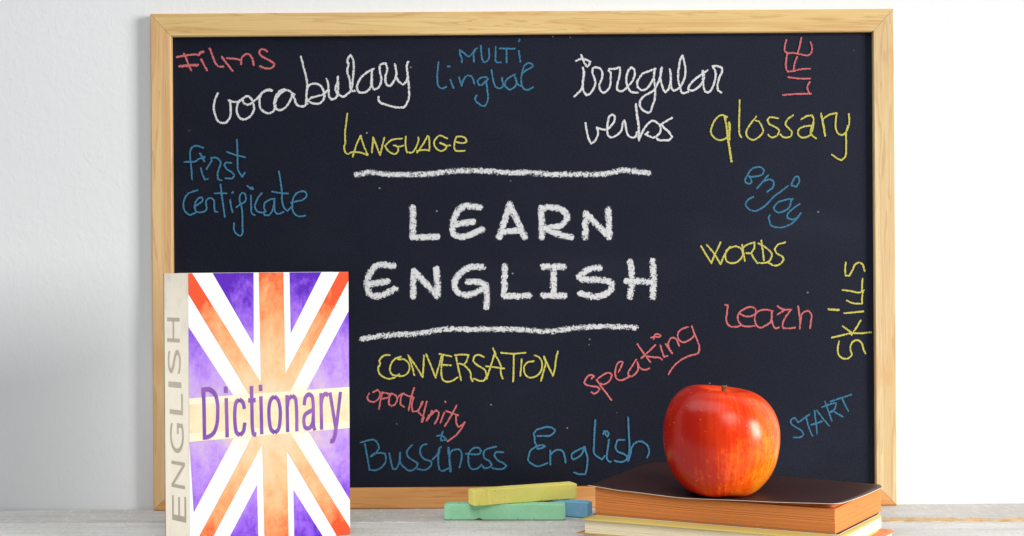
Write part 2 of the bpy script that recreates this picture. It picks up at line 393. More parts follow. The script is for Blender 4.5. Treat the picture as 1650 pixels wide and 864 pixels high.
word('pink chalk word "Films"', PINK, *rA, [
 '80,228 150,215 250,205 270,212', ('272,208 282,192 300,183 313,183', 5), '143,200 165,245 185,300 205,342', ('105,308 180,303 262,297', 5.6),
 '293,247 320,300 345,345', '367,152 390,215 415,275 438,305 460,312 487,310', '472,225 520,290 567,348', '518,237 580,242 625,250 640,262 640,288',
 '640,270 645,240 665,212 690,200 715,208 735,235 745,270 750,298', '867,180 845,165 820,160 802,175 800,195 820,220 870,248 910,270 930,288 920,310 895,325 850,325 825,315 805,308'], 4.0)
word('white chalk word "vocabulary"', WHITE, *rA, [
 '438,543 415,595 402,655 412,720 435,780 460,798 505,798 530,775 548,735 550,680 545,620 533,603', '533,603 560,615 610,618 640,600 652,590',
 '652,590 615,625 602,675 608,720 630,758 660,770 700,758 735,725 752,680 750,645 735,600 712,575 690,568 665,582 655,605 668,630 700,643 730,630 745,615 780,590 810,550 850,520 890,510 912,522',
 '912,522 870,518 830,535 805,575 800,620 808,670 835,700 870,716 905,710 930,685 930,620 945,565 975,525 1010,510 1050,518 1085,540 1103,553',
 '1085,545 1075,590 1050,635 1015,675 980,690 950,680 938,650 945,600 970,560 1010,525 1040,515', '1085,548 1105,590 1120,635 1150,655 1185,655 1215,635'] +
 shift(['28,225 50,315 75,410 82,485 75,560 72,635', '78,635 75,560 85,490 115,465 165,460 200,480 225,525 232,570 215,610 185,632 130,630 90,612', '78,615 110,585 160,570 200,560 235,540 262,515',
 '250,420 262,450 268,515 270,565 290,595 320,590 345,560 350,500 348,395', '348,440 330,490 330,520 350,550 395,573 430,550 462,515 475,450 485,350 485,280 475,235 458,212 440,235 430,270 445,285 432,320 430,360 448,410 455,460 460,500 475,522 497,522',
 '660,330 620,350 570,385 535,430 515,485 525,525 545,537 580,535 615,515 635,485 640,430 643,345', '643,345 645,430 648,490 665,510 700,495 720,460 725,410 715,360 715,300 740,285 765,285 775,310 775,350 762,400 762,440 775,470 797,478 825,455 848,410 858,380 852,330 845,290',
 '858,400 870,430 895,455 917,465 940,445 955,400 950,340 950,290 960,270', '952,350 960,430 968,510 965,590 945,635 925,662 890,667 840,662 780,645 720,625 703,600 702,575'], rB, rA), 4.3)
word('blue chalk words "MULTi lingual"', BLUE, *rC, [
 '425,338 425,290 408,255 405,205 440,230 480,265 505,275 535,245 570,200 592,185', '575,195 555,240 555,330', '630,160 635,240 643,300 660,335 690,330 715,300 720,250 715,190',
 '790,172 787,250 787,320 800,337 845,340', '830,188 910,190 992,190', '905,192 905,270 905,340', '1037,215 1045,280 1052,330', '1042,92 1046,102 1033,114',
 '178,335 165,450 165,540 175,590 215,618 260,598', '275,380 298,380', '305,522 320,570 338,610', '393,495 410,545 425,588 438,540 465,495 495,478 530,490 552,530 558,568',
 '692,497 640,500 605,520 595,550 610,580 640,580 670,550 705,515', '705,515 688,545 695,590 700,650 708,700 700,750 680,795 650,805 610,780 575,750 568,720 588,690',
 '745,420 755,490 770,560 790,600 825,615 860,600 870,570 858,530 858,505', '995,467 940,495 900,530 885,575 910,612 945,630 985,605 1010,570 1012,530 995,497', '1005,530 1030,575 1060,588',
 '1070,460 1110,425 1160,400 1188,375 1170,350 1135,347 1100,370 1080,410 1068,460 1062,530 1070,590 1095,625 1130,633 1165,618 1188,603'], 3.6)
word('white chalk words "irregular verbs"', WHITE, *rD, [
 '92,145 125,130 150,127 180,137 208,150 200,175 183,190 165,170 150,135 135,97', '78,437 135,375 150,310 158,240 148,200',
 '152,210 155,250 148,320 150,380 175,425 210,410 235,370 250,330 240,280 225,240 230,205 255,197 285,205 305,235 305,285 285,330 285,365 300,395 320,405 350,385 372,345 375,290 375,240 360,225 365,210 400,210 450,197',
 '450,197 452,240 440,300 428,345 428,380 455,393 490,380 515,355 550,315 572,260 568,215 545,197 525,215 508,260 503,310 512,350 530,385 550,400 597,403',
 '742,208 690,228 640,248 610,285 592,320 598,360 625,382 665,375 700,335 725,285 735,215', '735,215 730,280 738,340 740,400 735,460 715,520 700,560 685,572 650,555 620,525 615,480 640,440 690,410 730,385 750,350 780,280 795,200',
 '790,205 782,280 795,340 808,385 825,400 845,380 860,340 868,280 860,212', '865,230 868,310 875,370 890,388 915,380 945,355 975,300 988,230 978,150 962,100 945,135 935,190 928,250 930,310 945,360 955,400 970,408 1013,398',
 '1168,222 1120,255 1060,300 1020,345 1010,380 1040,388 1080,370 1120,330 1140,270 1128,225', '1130,225 1130,300 1140,370 1150,398 1180,400 1210,360 1230,300 1235,250 1222,210 1210,190', '1210,188 1245,187 1285,200 1288,230 1265,280 1250,340 1255,385 1280,403',
 '170,655 180,720 200,795 218,820 245,800 268,760 272,720 262,690', '262,690 290,700 345,705 375,680 405,640 408,600 390,582 365,600 352,650 348,720 355,755 380,770 420,755 455,725 470,690 475,650 488,632 498,670 505,720 520,755 550,772 578,765 590,730',
 ('583,502 590,580 603,660 606,720 605,780', 5), '605,795 625,750 650,700 690,650 720,635 755,650 785,690 780,730 750,760 720,772 685,758 660,745 682,728',
 '877,610 830,638 790,662 810,690 850,725 877,765 855,790 800,795 765,790 752,778'], 4.2)
word('yellow chalk word "glossary"', YEL, *rE, [
 '165,545 125,533 90,560 68,600 60,640 80,675 120,692 160,675 175,650 182,600 175,578', ('148,545 160,610 168,680 180,760 190,826', 4.4), ('176,580 178,650 176,690', 4.2), '242,440 240,520 238,600 240,650 252,673',
 '347,543 310,590 283,640 295,675 325,690 360,675 390,635 380,600 360,572 342,568', '485,553 430,548 417,565 430,590 470,610 493,630 480,660 445,675 422,657', '580,535 545,560 532,590 550,615 572,640 565,665 535,675 510,668 500,655',
 '630,560 670,538 700,535 710,565 700,600 650,605 615,625 612,655 635,675 680,665 700,635 710,580', '700,600 690,640 705,665 725,680', ('757,525 770,590 782,663', 4.2), '768,560 790,540 820,527 855,520',
 '855,520 850,570 850,620 870,655 900,655 925,620 935,570 932,525', '925,600 915,650 915,720 910,795 885,818 855,805 825,782'], 3.5)
word('pink chalk word "LIFE" written upwards', PINK, *rE, [
 '537,58 528,90 528,125 540,140 580,140 620,148 670,155 690,145 700,110 690,72', '632,45 620,100 610,138', '545,140 535,190 535,235 545,258 580,255 630,243 687,240', '605,165 590,205 582,250',
 '550,293 610,302 687,302', '517,406 600,400 692,398', '685,398 672,375 672,345 685,325'], 3.5)
word('yellow chalk word "LANGUAGE"', YEL, *rF, [
 '142,97 130,200 118,300 118,400 120,440 105,475 110,515 125,550 155,562 185,545 240,540 300,548 375,575', '205,592 220,540 250,450 297,350 320,430 350,510 378,572', '425,545 435,450 440,370 480,470 520,575 535,520 555,430 570,375',
 '775,385 710,390 655,400 610,435 578,468 600,510 640,545 685,562 720,545 730,505 710,470 680,462', '710,475 745,478 788,465', '818,362 815,440 820,500 835,545 890,545 925,505 950,450 965,400 962,370',
 '950,545 1000,475 1040,410 1070,352 1085,370 1090,440 1090,522 1040,515 985,520 945,528', '1297,382 1250,362 1210,350 1175,375 1145,420 1150,470 1185,510 1230,527 1275,505 1290,480', ('1212,434 1250,450 1285,470', 4), '1285,472 1330,462',
 '1385,418 1440,432 1500,432 1520,415 1510,385 1470,362 1405,362 1385,415 1378,470 1385,515 1410,528 1497,525'], 3.4)
word('blue chalk words "first certificate"', BLUE, *rG, [
 '230,138 185,122 150,128 130,160 130,230 138,300 142,380', '85,245 165,243 200,220 225,215', ('205,182 225,212 238,240', 4.2), ('225,222 238,208', 4.6), '212,295 225,345 242,382 265,377',
 '255,302 280,260 295,235 290,215', '290,215 320,212 350,225 365,255 350,300 340,340 345,380 372,390', '448,253 405,252 392,270 410,300 455,330 470,352 455,372 400,372', '490,75 493,150 495,230 500,310 530,360 553,330', '412,168 480,192 552,210',
 '185,465 120,487 90,520 77,570 85,620 125,655 170,638', '160,595 195,570 225,545 220,520 195,525 170,560 165,600 180,632 215,635 250,620 255,590 250,560 260,535 290,525 312,545 315,600 320,630 340,633',
 '363,420 375,520 390,620 397,672', '320,488 410,488', '438,540 445,590 457,635', '452,487 460,478', '487,595 520,572 555,550 560,525 548,490 530,485 512,510 512,550 525,590 533,660 533,740 532,800 518,818 490,805 468,770 468,720',
 '572,432 590,445', ('596,448 610,450', 6.5), '598,505 600,580 605,640 628,658', '682,487 650,530 630,590 645,625 685,638 712,628', '712,630 700,600 705,565 740,540 780,530 775,580 765,620 740,655 705,658 695,635', '780,530 780,600 790,640 815,647 850,632',
 '815,318 828,400 838,480 840,550 855,600 880,625 910,595', '762,475 820,485 885,490', '908,562 950,550 1000,538 1028,510 1020,480 990,473 950,490 925,530 918,590 928,635 955,662 985,667 1020,660'], 3.6)
word('blue chalk word "enjoy" slanting down', BLUE, *rH, [
 '460,110 475,120 530,115 570,100 582,72 560,48 515,48 475,70 455,105 435,145 440,165 470,175 485,160 475,130 460,110', ('612,110 570,160 528,210', 4), '555,178 590,150 630,142 655,160 650,200 605,237',
 '765,192 710,235 655,275 610,325 560,365 510,385 465,372 440,335 455,300 500,275', '845,120 825,120 805,150 790,185 830,197 845,175 855,150 845,120', '802,290 740,300 685,320 655,360 665,380 695,397 745,380 780,350 788,310 802,290',
 '855,330 800,370 762,410 760,435 790,450 830,440 865,400', '865,400 830,450 785,487 740,507 680,512 635,497 622,460 617,435 628,415'], 3.5)
word('yellow chalk word "WORDS"', YEL, *rH, [
 '95,657 135,725 175,788 190,745 245,628', '137,645 195,715 245,797 270,735 318,660', '318,665 285,700 283,750 300,780 350,787 390,765 415,730 405,680 360,657 320,670', '412,647 422,710 433,770', '415,670 460,640 508,628 505,670 480,712 445,710',
 '480,712 505,755 528,787', '560,612 570,690 580,768', '538,635 590,665 640,715 630,760 605,782 528,787', '743,627 690,645 662,680 680,712 725,740 730,765 700,797 665,807 620,790'], 3.5)
word('pink chalk word "learn" in handwriting', PINK, *rI, [
 '85,370 103,372 97,430 92,480 105,515 130,530 170,530 205,518', '190,435 235,455 280,450 312,430 300,395 265,385 225,400 185,430 175,465 190,505 225,527 300,525', '430,415 385,405 330,415 305,440 300,480 315,520 335,538 380,522 415,495 425,450 425,415',
 '425,420 425,480 440,530 455,542 480,535', '467,378 490,395 520,405 567,405 540,440 515,480 503,520 510,540 560,542 597,537', '467,440 500,420 520,405', '618,380 628,450 632,510 630,545', '635,510 640,460 650,430 690,410 715,440 712,490 705,542'], 3.5)
word('yellow chalk word "SKiLLS" written upwards', YEL, *rI, [
 '967,60 962,110 965,155 990,158 1015,120 1035,75 1065,60 1090,75 1105,122', '1090,175 1087,220 1085,262', '945,262 1010,270 1065,280 1100,262', '975,340 1030,360 1085,360 1088,300 1095,265', '955,432 1030,425 1097,418', ('842,402 880,406 915,407', 4.4),
 '865,610 930,595 1010,578 1080,578 1153,570', '945,527 980,552 1010,575', '1075,485 1040,545 1010,590', '918,637 908,690 915,735 945,762 985,762 1010,735 1000,690 1010,650 1045,628 1080,645 1095,690 1110,727'], 3.5)
word('pink chalk word "speaking" slanting up', PINK, *rJ, [
 '205,617 230,597 210,583 175,588 150,615 130,663 165,685 220,695 260,700 285,722 265,750 228,770 203,752', '255,630 300,695 350,760 403,832', '255,630 320,580 380,558 405,580 395,620 365,655 320,675 290,665',
 '472,552 500,495 515,455 490,448 460,475 442,530 440,580 455,620 495,635 540,620 590,592', '650,427 610,490 570,555 570,580 600,597 640,570 665,530 662,455', '662,455 675,500 700,520 740,530 778,517', '660,273 700,335 745,395 788,455', '838,283 780,340 700,415',
 '745,395 820,405 885,412 905,430', '888,287 905,350 925,403 958,390', '793,212 830,200 860,205 893,197 870,178 840,178 828,195 822,222', ('943,275 970,315 1005,365', 4.2), '970,310 968,260 990,220 1020,207 1050,235 1075,293',
 '1165,102 1110,122 1070,155 1060,195 1080,240 1120,257 1165,240 1220,195 1225,170', '1200,97 1225,170 1255,240 1275,300 1270,350 1255,370 1180,390 1110,422 1050,465 1005,515 968,573'], 3.5)
word('yellow chalk word "CONVERSATION"', YEL, *rK, [
 '190,162 150,162 120,185 105,215 115,230 98,262 105,305 135,335 180,352 225,343 265,315', '280,175 235,190 205,225 192,275 205,315 245,328 300,328 335,305 350,265 340,225 310,198 255,195', '388,322 370,250 340,162 400,250 455,340 462,260 465,165',
 '483,153 520,240 560,342 585,250 610,165', '688,172 640,162 592,152', '620,165 608,240 605,300 618,360 655,377 700,365 737,340', '605,240 682,243', '715,162 770,157 825,160 810,210 790,240 748,230', '725,180 742,260 765,362', '790,240 840,300 845,350 858,372',
 '947,175 905,158 875,170 865,210 900,245 950,275 968,310 955,360 925,370 865,350', '970,355 1000,260 1035,150 1060,195 1085,250 1085,310 1100,350', '1022,107 1045,155', '965,250 1030,258 1112,270', '1088,142 1170,150 1285,142', '1190,152 1188,260 1185,375',
 '1253,195 1248,260 1242,328', '1352,210 1300,220 1275,250 1275,300 1300,335 1340,342 1385,320 1412,280 1415,215 1395,180 1355,162', '1408,367 1430,290 1445,230 1432,172 1470,255 1505,328 1520,270 1530,190 1545,132'], 3.5)
word('pink chalk word "oportunity" slanting down', PINK, *rL, [
 '125,122 113,160 130,185 160,192 190,178 212,150 215,115 195,92 160,112', '235,112 220,180 207,248', '235,115 270,120 300,130 280,155 235,165', '305,125 290,170 290,210 310,225 340,210 355,175 345,140 310,122', '355,165 380,135 410,122', '395,130 385,170 385,210 412,232',
 '495,75 475,140 450,260', '400,122 440,140 490,152', '490,155 475,220 485,270 520,265 550,225 565,190', '560,190 540,240 525,270 545,290 575,320 560,355', '597,187 580,260 565,320 555,355', ('597,345 620,300 640,265', 4.2), '615,322 640,290 675,260 697,275 690,320 662,370',
 '743,278 725,320 710,362', '748,188 752,192', '843,220 800,300 745,390', '757,265 810,285 857,300', '838,303 840,360 855,395 880,385 910,357', '908,360 880,410 840,460 768,515'], 3.5)
word('blue chalk words "Bussiness English"', BLUE, *rL, [
 '57,525 110,508 165,500 190,520 207,560 185,605 140,640', '92,535 105,600 118,680 128,745 175,750 215,735 255,695 265,655 255,612 215,608 165,615 140,638', '292,612 305,680 320,738 345,738 370,700 380,650 378,605', '378,620 380,680 400,715 420,730',
 '477,545 445,580 435,605 445,640 490,672 525,695 510,730 470,752 435,745 418,725', '597,535 560,550 545,580 550,625 580,660 635,675 635,705 600,742 560,747 520,738', '648,662 690,610 700,570 718,560', '705,575 692,640 695,710 705,745 725,757 775,735',
 '682,470 720,465 760,500 715,507 715,480 730,435', ('775,568 782,640 793,758', 5), '780,640 800,595 840,578 870,585 885,620 880,670 865,727', '918,615 970,620 1030,615 1042,590 1025,568 985,568 950,600 938,650 945,710 965,738 1010,738 1045,705',
 '1045,705 1070,735 1110,725 1130,705 1110,675 1070,650 1062,610 1085,580 1165,557', '1222,603 1165,600 1150,630 1175,665 1230,695 1250,712 1225,737 1170,740 1130,730'] +
 shift(['315,292 380,292 450,290 495,260 512,230 480,203 420,192 370,205 315,220 275,270 285,310 285,350 310,410 315,437', '315,437 365,425 400,405 375,392 320,402 260,435 235,460 220,510 213,560 240,590 310,627 360,620 425,592',
 '458,455 458,530 458,610', '462,500 500,460 565,445 600,470 615,510 628,588', '838,412 760,450 700,490 695,530 715,553 760,530 800,500 825,450 838,412', '838,412 850,460 870,530 868,610 855,680 845,715 780,715 720,697', '957,118 948,250 943,380 940,470 955,500 1028,552 1062,513',
 '1107,333 1095,420 1085,500 1085,540 1110,575 1130,575', '1043,275 1055,238 1085,240 1107,268 1090,298 1075,280 1065,255', '1278,335 1205,335 1190,370 1180,420 1205,465 1270,490 1310,520 1300,555 1265,575 1215,578 1170,565', '1320,88 1325,200 1330,320 1335,440 1320,520 1320,568',
 '1320,568 1345,500 1360,420 1395,370 1460,352 1510,375 1545,420 1550,480 1530,530'], rM, rL), 3.7)
word('blue chalk word "START" slanting up', BLUE, *rN, [
 '165,733 240,733 290,710 300,690 270,640 190,590 135,550 120,515 140,475 180,462 220,522', '220,522 240,515 320,455 390,410', '335,455 355,530 385,630 425,712', '453,362 462,450 480,580 487,685', '485,360 560,460 658,575', ('410,555 480,538 552,510', 4.2),
 '598,235 630,320 665,420 693,500', '560,312 640,280 745,250 750,265 735,330 715,365', ('668,385 715,360', 5), '720,370 790,415 845,445', '672,235 820,185 965,137', '835,190 870,270 925,365'], 3.3)
word('bold white chalk word "LEARN" in capitals', THICK, *rO, [
 '340,240 342,320 340,395', '340,395 400,396 468,393', '690,238 600,238 560,290 548,340 555,380 600,395 650,378 702,355', '560,330 610,322 655,315', '790,397 810,340 845,225', '845,225 880,300 925,397', '800,368 855,365 905,358',
 '1012,395 1012,320 1010,245', '1010,245 1060,240 1120,255 1145,290 1120,330 1060,345 1015,350', '1030,350 1100,380 1165,397', '1240,395 1240,330 1243,272', '1243,272 1300,330 1365,395', '1365,395 1362,320 1358,250'], 12.8, 75, 0.04)
word('upper bold white chalk line above "LEARN"', LINE, *rO, ['45,70 120,58 200,67 400,68 550,52 700,50 850,60 950,58 1050,67 1200,68 1330,67 1440,48 1570,62'], 12.0, 75, 0.05)
word('bold white chalk word "ENGLISH" in capitals', THICK, *rP, [
 '235,90 150,90 110,140 100,190 115,235 155,245 200,230 245,208', '105,185 150,178 205,168', '335,248 337,180 340,118', '340,118 400,180 460,245', '460,245 460,170 453,105', '690,97 630,97 580,125 548,175 560,220 600,240 650,230 700,200',
 '615,172 680,175 705,190 712,240 710,300', '803,92 803,170 800,243', '800,243 870,245 930,243', '1000,95 1055,95 1105,95', '1053,95 1053,243', '1000,243 1108,243', '1290,100 1230,110 1185,145', '1185,145 1200,158 1290,162 1345,175 1352,200 1320,235 1260,247 1190,232',
 '1445,70 1455,160 1445,248', '1560,65 1565,160 1560,250', '1425,168 1500,170 1560,175'], 12.8, 75, 0.04)
word('lower bold white chalk line below "ENGLISH"', LINE, *rP, ['75,465 200,445 350,438 500,415 650,415 850,415 1030,425 1150,410 1280,400 1400,402 1475,405'], 12.0, 75, 0.05)

# ---------------------------------------------------------------- dictionary
DH = 0.1905
dA = Vector((-0.2207, -0.170, 0)); dB = Vector((-0.1190, -0.1075, 0)); dS = Vector((-0.0222, 0.0215, 0))
dic = thing('dictionary', 'thick dictionary standing upright, purple and orange flag cover, lettered "Dictionary" and "ENGLISH"', 'dictionary', tuple(dA))
du = (dB-dA).normalized(); DWd = (dB-dA).length; dn = Vector((du.y, -du.x, 0))       # cover plane: along du, facing dn
su = dS.normalized(); SW = dS.length; sn = Vector((su.y, -su.x, 0)); sn = -sn if sn.x > 0 else sn
def cov(px, py):
    """photo point -> (u, v) metres on the cover plane"""
    a = unp(px, py, 1.0); cp = Vector((0, -CAM_D, CAM_Z)); d = a-cp
    t = (dA-cp).dot(dn)/d.dot(dn); p = cp + d*t
    return ((p-dA).dot(du), p.z)
def print_mat(name, fn):
    k = NT(name, 0.6, 0.12); tc = k.n('ShaderNodeTexCoord').outputs['UV']; x, y, z = k.sep(tc)
    # distance from the centre of the flag, 0 at the centre, 1 at top/bottom edge
    d = k.math('ABSOLUTE', k.math('SUBTRACT', k.math('MULTIPLY', y, 2.0), 0.94))
    dx = k.math('ABSOLUTE', k.math('SUBTRACT', k.math('MULTIPLY', x, 2.0), 1.0))
    rad = k.math('ADD', k.math('MULTIPLY', d, 0.9), k.math('MULTIPLY', dx, 0.22))
    def nz(sc, dt, ro, di=0):
        q = k.noise(tc, sc, dt, ro, di); return q
    blot = nz(9, 5, 0.65, 0.4); fine = nz(46, 4, 0.7)
    h = k.math('ADD', rad, k.math('ADD', k.math('MULTIPLY', k.math('SUBTRACT', blot, 0.5), 0.95), k.math('MULTIPLY', k.math('SUBTRACT', fine, 0.5), 0.35)))
    fn(k, h, rad, fine, blot); return k.m
def ramp3(k, h, stops):
    cr = k.n('ShaderNodeValToRGB'); el = cr.color_ramp.elements
    el[0].position = stops[0][0]; el[0].color = stops[0][1] + (1,); el[1].position = stops[-1][0]; el[1].color = stops[-1][1] + (1,)
    for p, c in stops[1:-1]: e = el.new(p); e.color = c + (1,)
    k.l(h, cr.inputs[0]); return cr.outputs[0]
PS = 0.68
def sp(r, g, b): return tuple(x*PS for x in srgb(r, g, b))
def f_white(k, h, rad, fine, blot):
    k.col(ramp3(k, rad, [(0.05, (0.70, 0.60, 0.42)), (0.24, (0.70, 0.67, 0.60)), (0.4, (0.74, 0.74, 0.74)), (1, (0.76, 0.76, 0.76))]))
def f_purple(k, h, rad, fine, blot):
    k.col(ramp3(k, h, [(0.12, sp(232, 208, 214)), (0.33, sp(214, 180, 246)), (0.55, sp(192, 146, 252)), (0.82, sp(150, 92, 240)), (1.0, sp(96, 36, 200))]))
def f_orange(k, h, rad, fine, blot):
    k.col(ramp3(k, h, [(0.08, sp(248, 226, 190)), (0.4, sp(253, 208, 158)), (0.68, sp(255, 176, 118)), (0.95, sp(255, 118, 66)), (1.0, sp(252, 92, 50))]))
def f_band(k, h, rad, fine, blot):
    k.col(k.mix(k.ramp(k.math('ADD', k.math('MULTIPLY', blot, 0.6), k.math('MULTIPLY', fine, 0.4)), 0.35, 0.65), (0.72, 0.63, 0.44), (0.64, 0.52, 0.32)))
def f_band2(k, h, rad, fine, blot):
    k.col(k.mix(k.ramp(fine, 0.3, 0.7), (0.74, 0.68, 0.53), (0.71, 0.63, 0.46)))
P_w, P_p, P_o = print_mat('print_white', f_white), print_mat('print_purple', f_purple), print_mat('print_orange', f_orange)
P_b, P_b2 = print_mat('print_cream_band', f_band), print_mat('print_pale_band', f_band2)
def clip(poly):
    def cut(P, inside, inter):
        out = []
        for i in range(len(P)):
            a, b = P[i-1], P[i]
            if inside(b):
                if not inside(a): out.append(inter(a, b))
                out.append(b)
            elif inside(a): out.append(inter(a, b))
        return out
    def lin(ax, val):
        def f(a, b):
            t = (val-a[ax])/(b[ax]-a[ax]); return tuple(a[q]+(b[q]-a[q])*t for q in (0, 1))
        return f
    m = 0.00005
    for ax, lo, hi in ((0, m, DWd-m), (1, m, DH-m)):
        poly = cut(poly, lambda p: p[ax] >= lo, lin(ax, lo)); 
        if not poly: return []
        poly = cut(poly, lambda p: p[ax] <= hi, lin(ax, hi))
        if not poly: return []
    return poly
def flat_print(name, mat, polys, lift, parent):
    V = []; F = []; UV = []
    for P in polys:
        P = clip(P)
        if len(P) < 3: continue
        b = len(V)
        for u, v in P:
            p = du*u + Vector((0, 0, v)) + dn*lift; V.append(p); UV.append((u/DWd, v/DH))
        ar = sum(P[i-1][0]*P[i][1]-P[i][0]*P[i-1][1] for i in range(len(P)))
        idx = list(range(b, b+len(P))); F.append(tuple(idx if ar > 0 else idx[::-1]))
    o = mesh_obj(name, V, F, mat, parent)
    uv = o.data.uv_layers.new(name='UVMap')
    for l in o.data.loops: uv.data[l.index].uv = UV[l.vertex_index]
    return o
def dictionary():
    # page block: slanted parallelogram, slightly smaller than the cover
    th = dS
    T = 0.0006
    pages = NT('dictionary_pages', 0.8, 0.1); k = pages
    k.col(k.mix(k.noise(k.coord(), 1800, 2), (0.62, 0.55, 0.42), (0.84, 0.79, 0.68)))
    V = []; F = []; n = 34
    ins = 0.0022
    z0, z1 = 0.0006, DH-0.0016
    # leaves as ridges along the thickness
    rnd = random.Random(3)
    for i in range(n+1):
        f = (i+0.5)/(n+1); base = dS*f; jig = rnd.uniform(-0.0003, 0.0003); bulge = 0.0016*math.sin(math.pi*f)
        for (u, zz) in ((0.0025, z0), (DWd-ins+jig, z0), (DWd-ins+jig, z1+jig*0.6+bulge), (0.0025, z1+jig*0.6+bulge)):
            p = base + du*u + Vector((0, 0, zz)); V.append(p)
    for i in range(n):
        for j in range(4):
            a = 4*i+j; b = 4*i+(j+1) % 4; F.append((a, b, b+4, a+4))
    F.append((3, 2, 1, 0)); F.append(tuple(4*n+j for j in range(4)))
    mesh_obj('page_block', V, F, k.m, dic)
    # cover boards as thin slabs
    def slab(name, o, a, wd, nrm, mat, h=DH, zb=0.0, e=0.0):
        pts = [o + a*e, o + a*(wd-e)]
        bm = bmesh.new(); vs = []
        for p in pts:
            for off in (0.0, -T):
                for z in (zb, zb+h): vs.append(bm.verts.new(p + nrm*off + Vector((0, 0, z))))
        A0, A1, Ai0, Ai1, B0, B1, Bi0, Bi1 = vs
        for f in ((A0, B0, B1, A1), (Bi0, Ai0, Ai1, Bi1), (A0, A1, Ai1, Ai0), (B0, Bi0, Bi1, B1), (A1, B1, Bi1, Ai1), (A0, Ai0, Bi0, B0)): bm.faces.new(f)
        bmesh.ops.recalc_face_normals(bm, faces=bm.faces)
        return bm_obj(name, bm, mat, dic)
    wh = mat_plain('cover_card', (0.86, 0.84, 0.80), 0.55)
    front = slab('front_cover', Vector((0, 0, 0)), du, DWd, dn, wh)
    slab('back_cover', dS.copy(), du, DWd, -dn, mat_plain('dark_back_card', (0.05, 0.06, 0.10), 0.5))
    ks = NT('spine_print', 0.55, 0.3)
    st = ks.noise(ks.coord(scale=(1, 1, 0.05)), 420, 4, 0.6); bl = ks.noise(ks.coord(), 55, 4, 0.6); z = ks.sep(ks.coord())[2]
    c = ks.mix(ks.ramp(st, 0.35, 0.7), (0.90, 0.84, 0.72), (0.93, 0.885, 0.79))
    c = ks.mix(ks.math('MULTIPLY', ks.ramp(bl, 0.4, 0.7), ks.ramp(z, 0.10, 0.19, 0.15, 0.6)), c, (0.66, 0.60, 0.50))
    ks.col(c)
    slab('spine', Vector((0, 0, 0)), su, SW, sn, ks.m, e=0.0004)
    L1 = 0.00008
    flat_print('flag_print', P_w, [[(0, 0), (DWd, 0), (DWd, DH), (0, DH)]], L1, front)
    c = lambda *p: [cov(*q) for q in p]
    def far(p, q, ext=1.6):
        a, b = cov(*p), cov(*q); return (a[0]+(b[0]-a[0])*ext, a[1]+(b[1]-a[1])*ext)
    top = lambda P: [(u, v if v < DH-0.0035 else DH+0.001) for u, v in P]
    purple = [top(c((341, 441), (408.6, 441), (408.8, 555))), c((302.5, 525), (376.5, 638), (300, 643.2)),
              top(c((466.3, 441), (519, 441), (468.3, 537))), c((564, 497), (494, 628.5), (570, 623.2)),
              c((305, 711.8), (376.5, 706), (312, 826)), [cov(414, 781), far((414, 781), (370.4, 864)), far((414, 781), (416.2, 864))],
              c((496.3, 694.6), (570, 689), (570, 816)), [cov(472.6, 789), far((472.6, 789), (474, 864)), far((472.6, 789), (520, 864))]]
    for P in purple: flat_print('flag_print', P_p, [P], L1*2, front)
    orange = [top([cov(416.8, 441), cov(456.5, 441), far((456.5, 441), (465, 864), 1.15), far((416.8, 441), (426, 864), 1.15)]),
              [cov(290, 405), cov(303, 473), cov(399.8, 633), cov(437, 690), cov(437, 643), cov(312.4, 445), cov(288, 407)],
              [cov(575, 387), cov(575, 428), cov(561, 453), cov(466, 633), cov(430, 690), cov(430, 657), cov(460.5, 601), cov(545, 441)],
              [cov(407, 703.5), cov(437, 650), cov(437, 690), cov(423, 715), far((423, 715), (343.7, 864), 1.3), far((407, 703.5), (321, 864), 1.3)],
              [cov(468, 698), far((468, 698), (566.6, 855), 1.3), far((462.4, 726.8), (543, 864), 1.4), cov(462.4, 726.8), cov(437, 683), cov(437, 650)]]
    for i, P in enumerate(orange): flat_print('flag_print', P_o, [P], L1*(3+0.25*i), front)
    flat_print('flag_print', P_b2, [c((295, 642.6), (575, 622.6), (575, 688.6), (295, 713))], L1*5, front)
    flat_print('flag_print', P_b, [c((295, 652.8), (575, 633), (575, 676.6), (295, 699.4))], L1*6, front)
    # lettering
    def text_mesh(s):
        cu = bpy.data.curves.new('t', 'FONT'); cu.body = s; cu.size = 1; cu.offset = -0.006; ob = bpy.data.objects.new('t', cu); C.objects.link(ob)
        dg = bpy.context.evaluated_depsgraph_get(); me = bpy.data.meshes.new_from_object(ob.evaluated_get(dg))
        bpy.data.objects.remove(ob); bpy.data.curves.remove(cu); return me
    kt = NT('lettering_print', 0.5, 0.3); kt.col(kt.mix(kt.ramp(kt.noise(kt.coord(), 50, 4), 0.35, 0.65), sp(122, 66, 176), sp(156, 92, 186)))
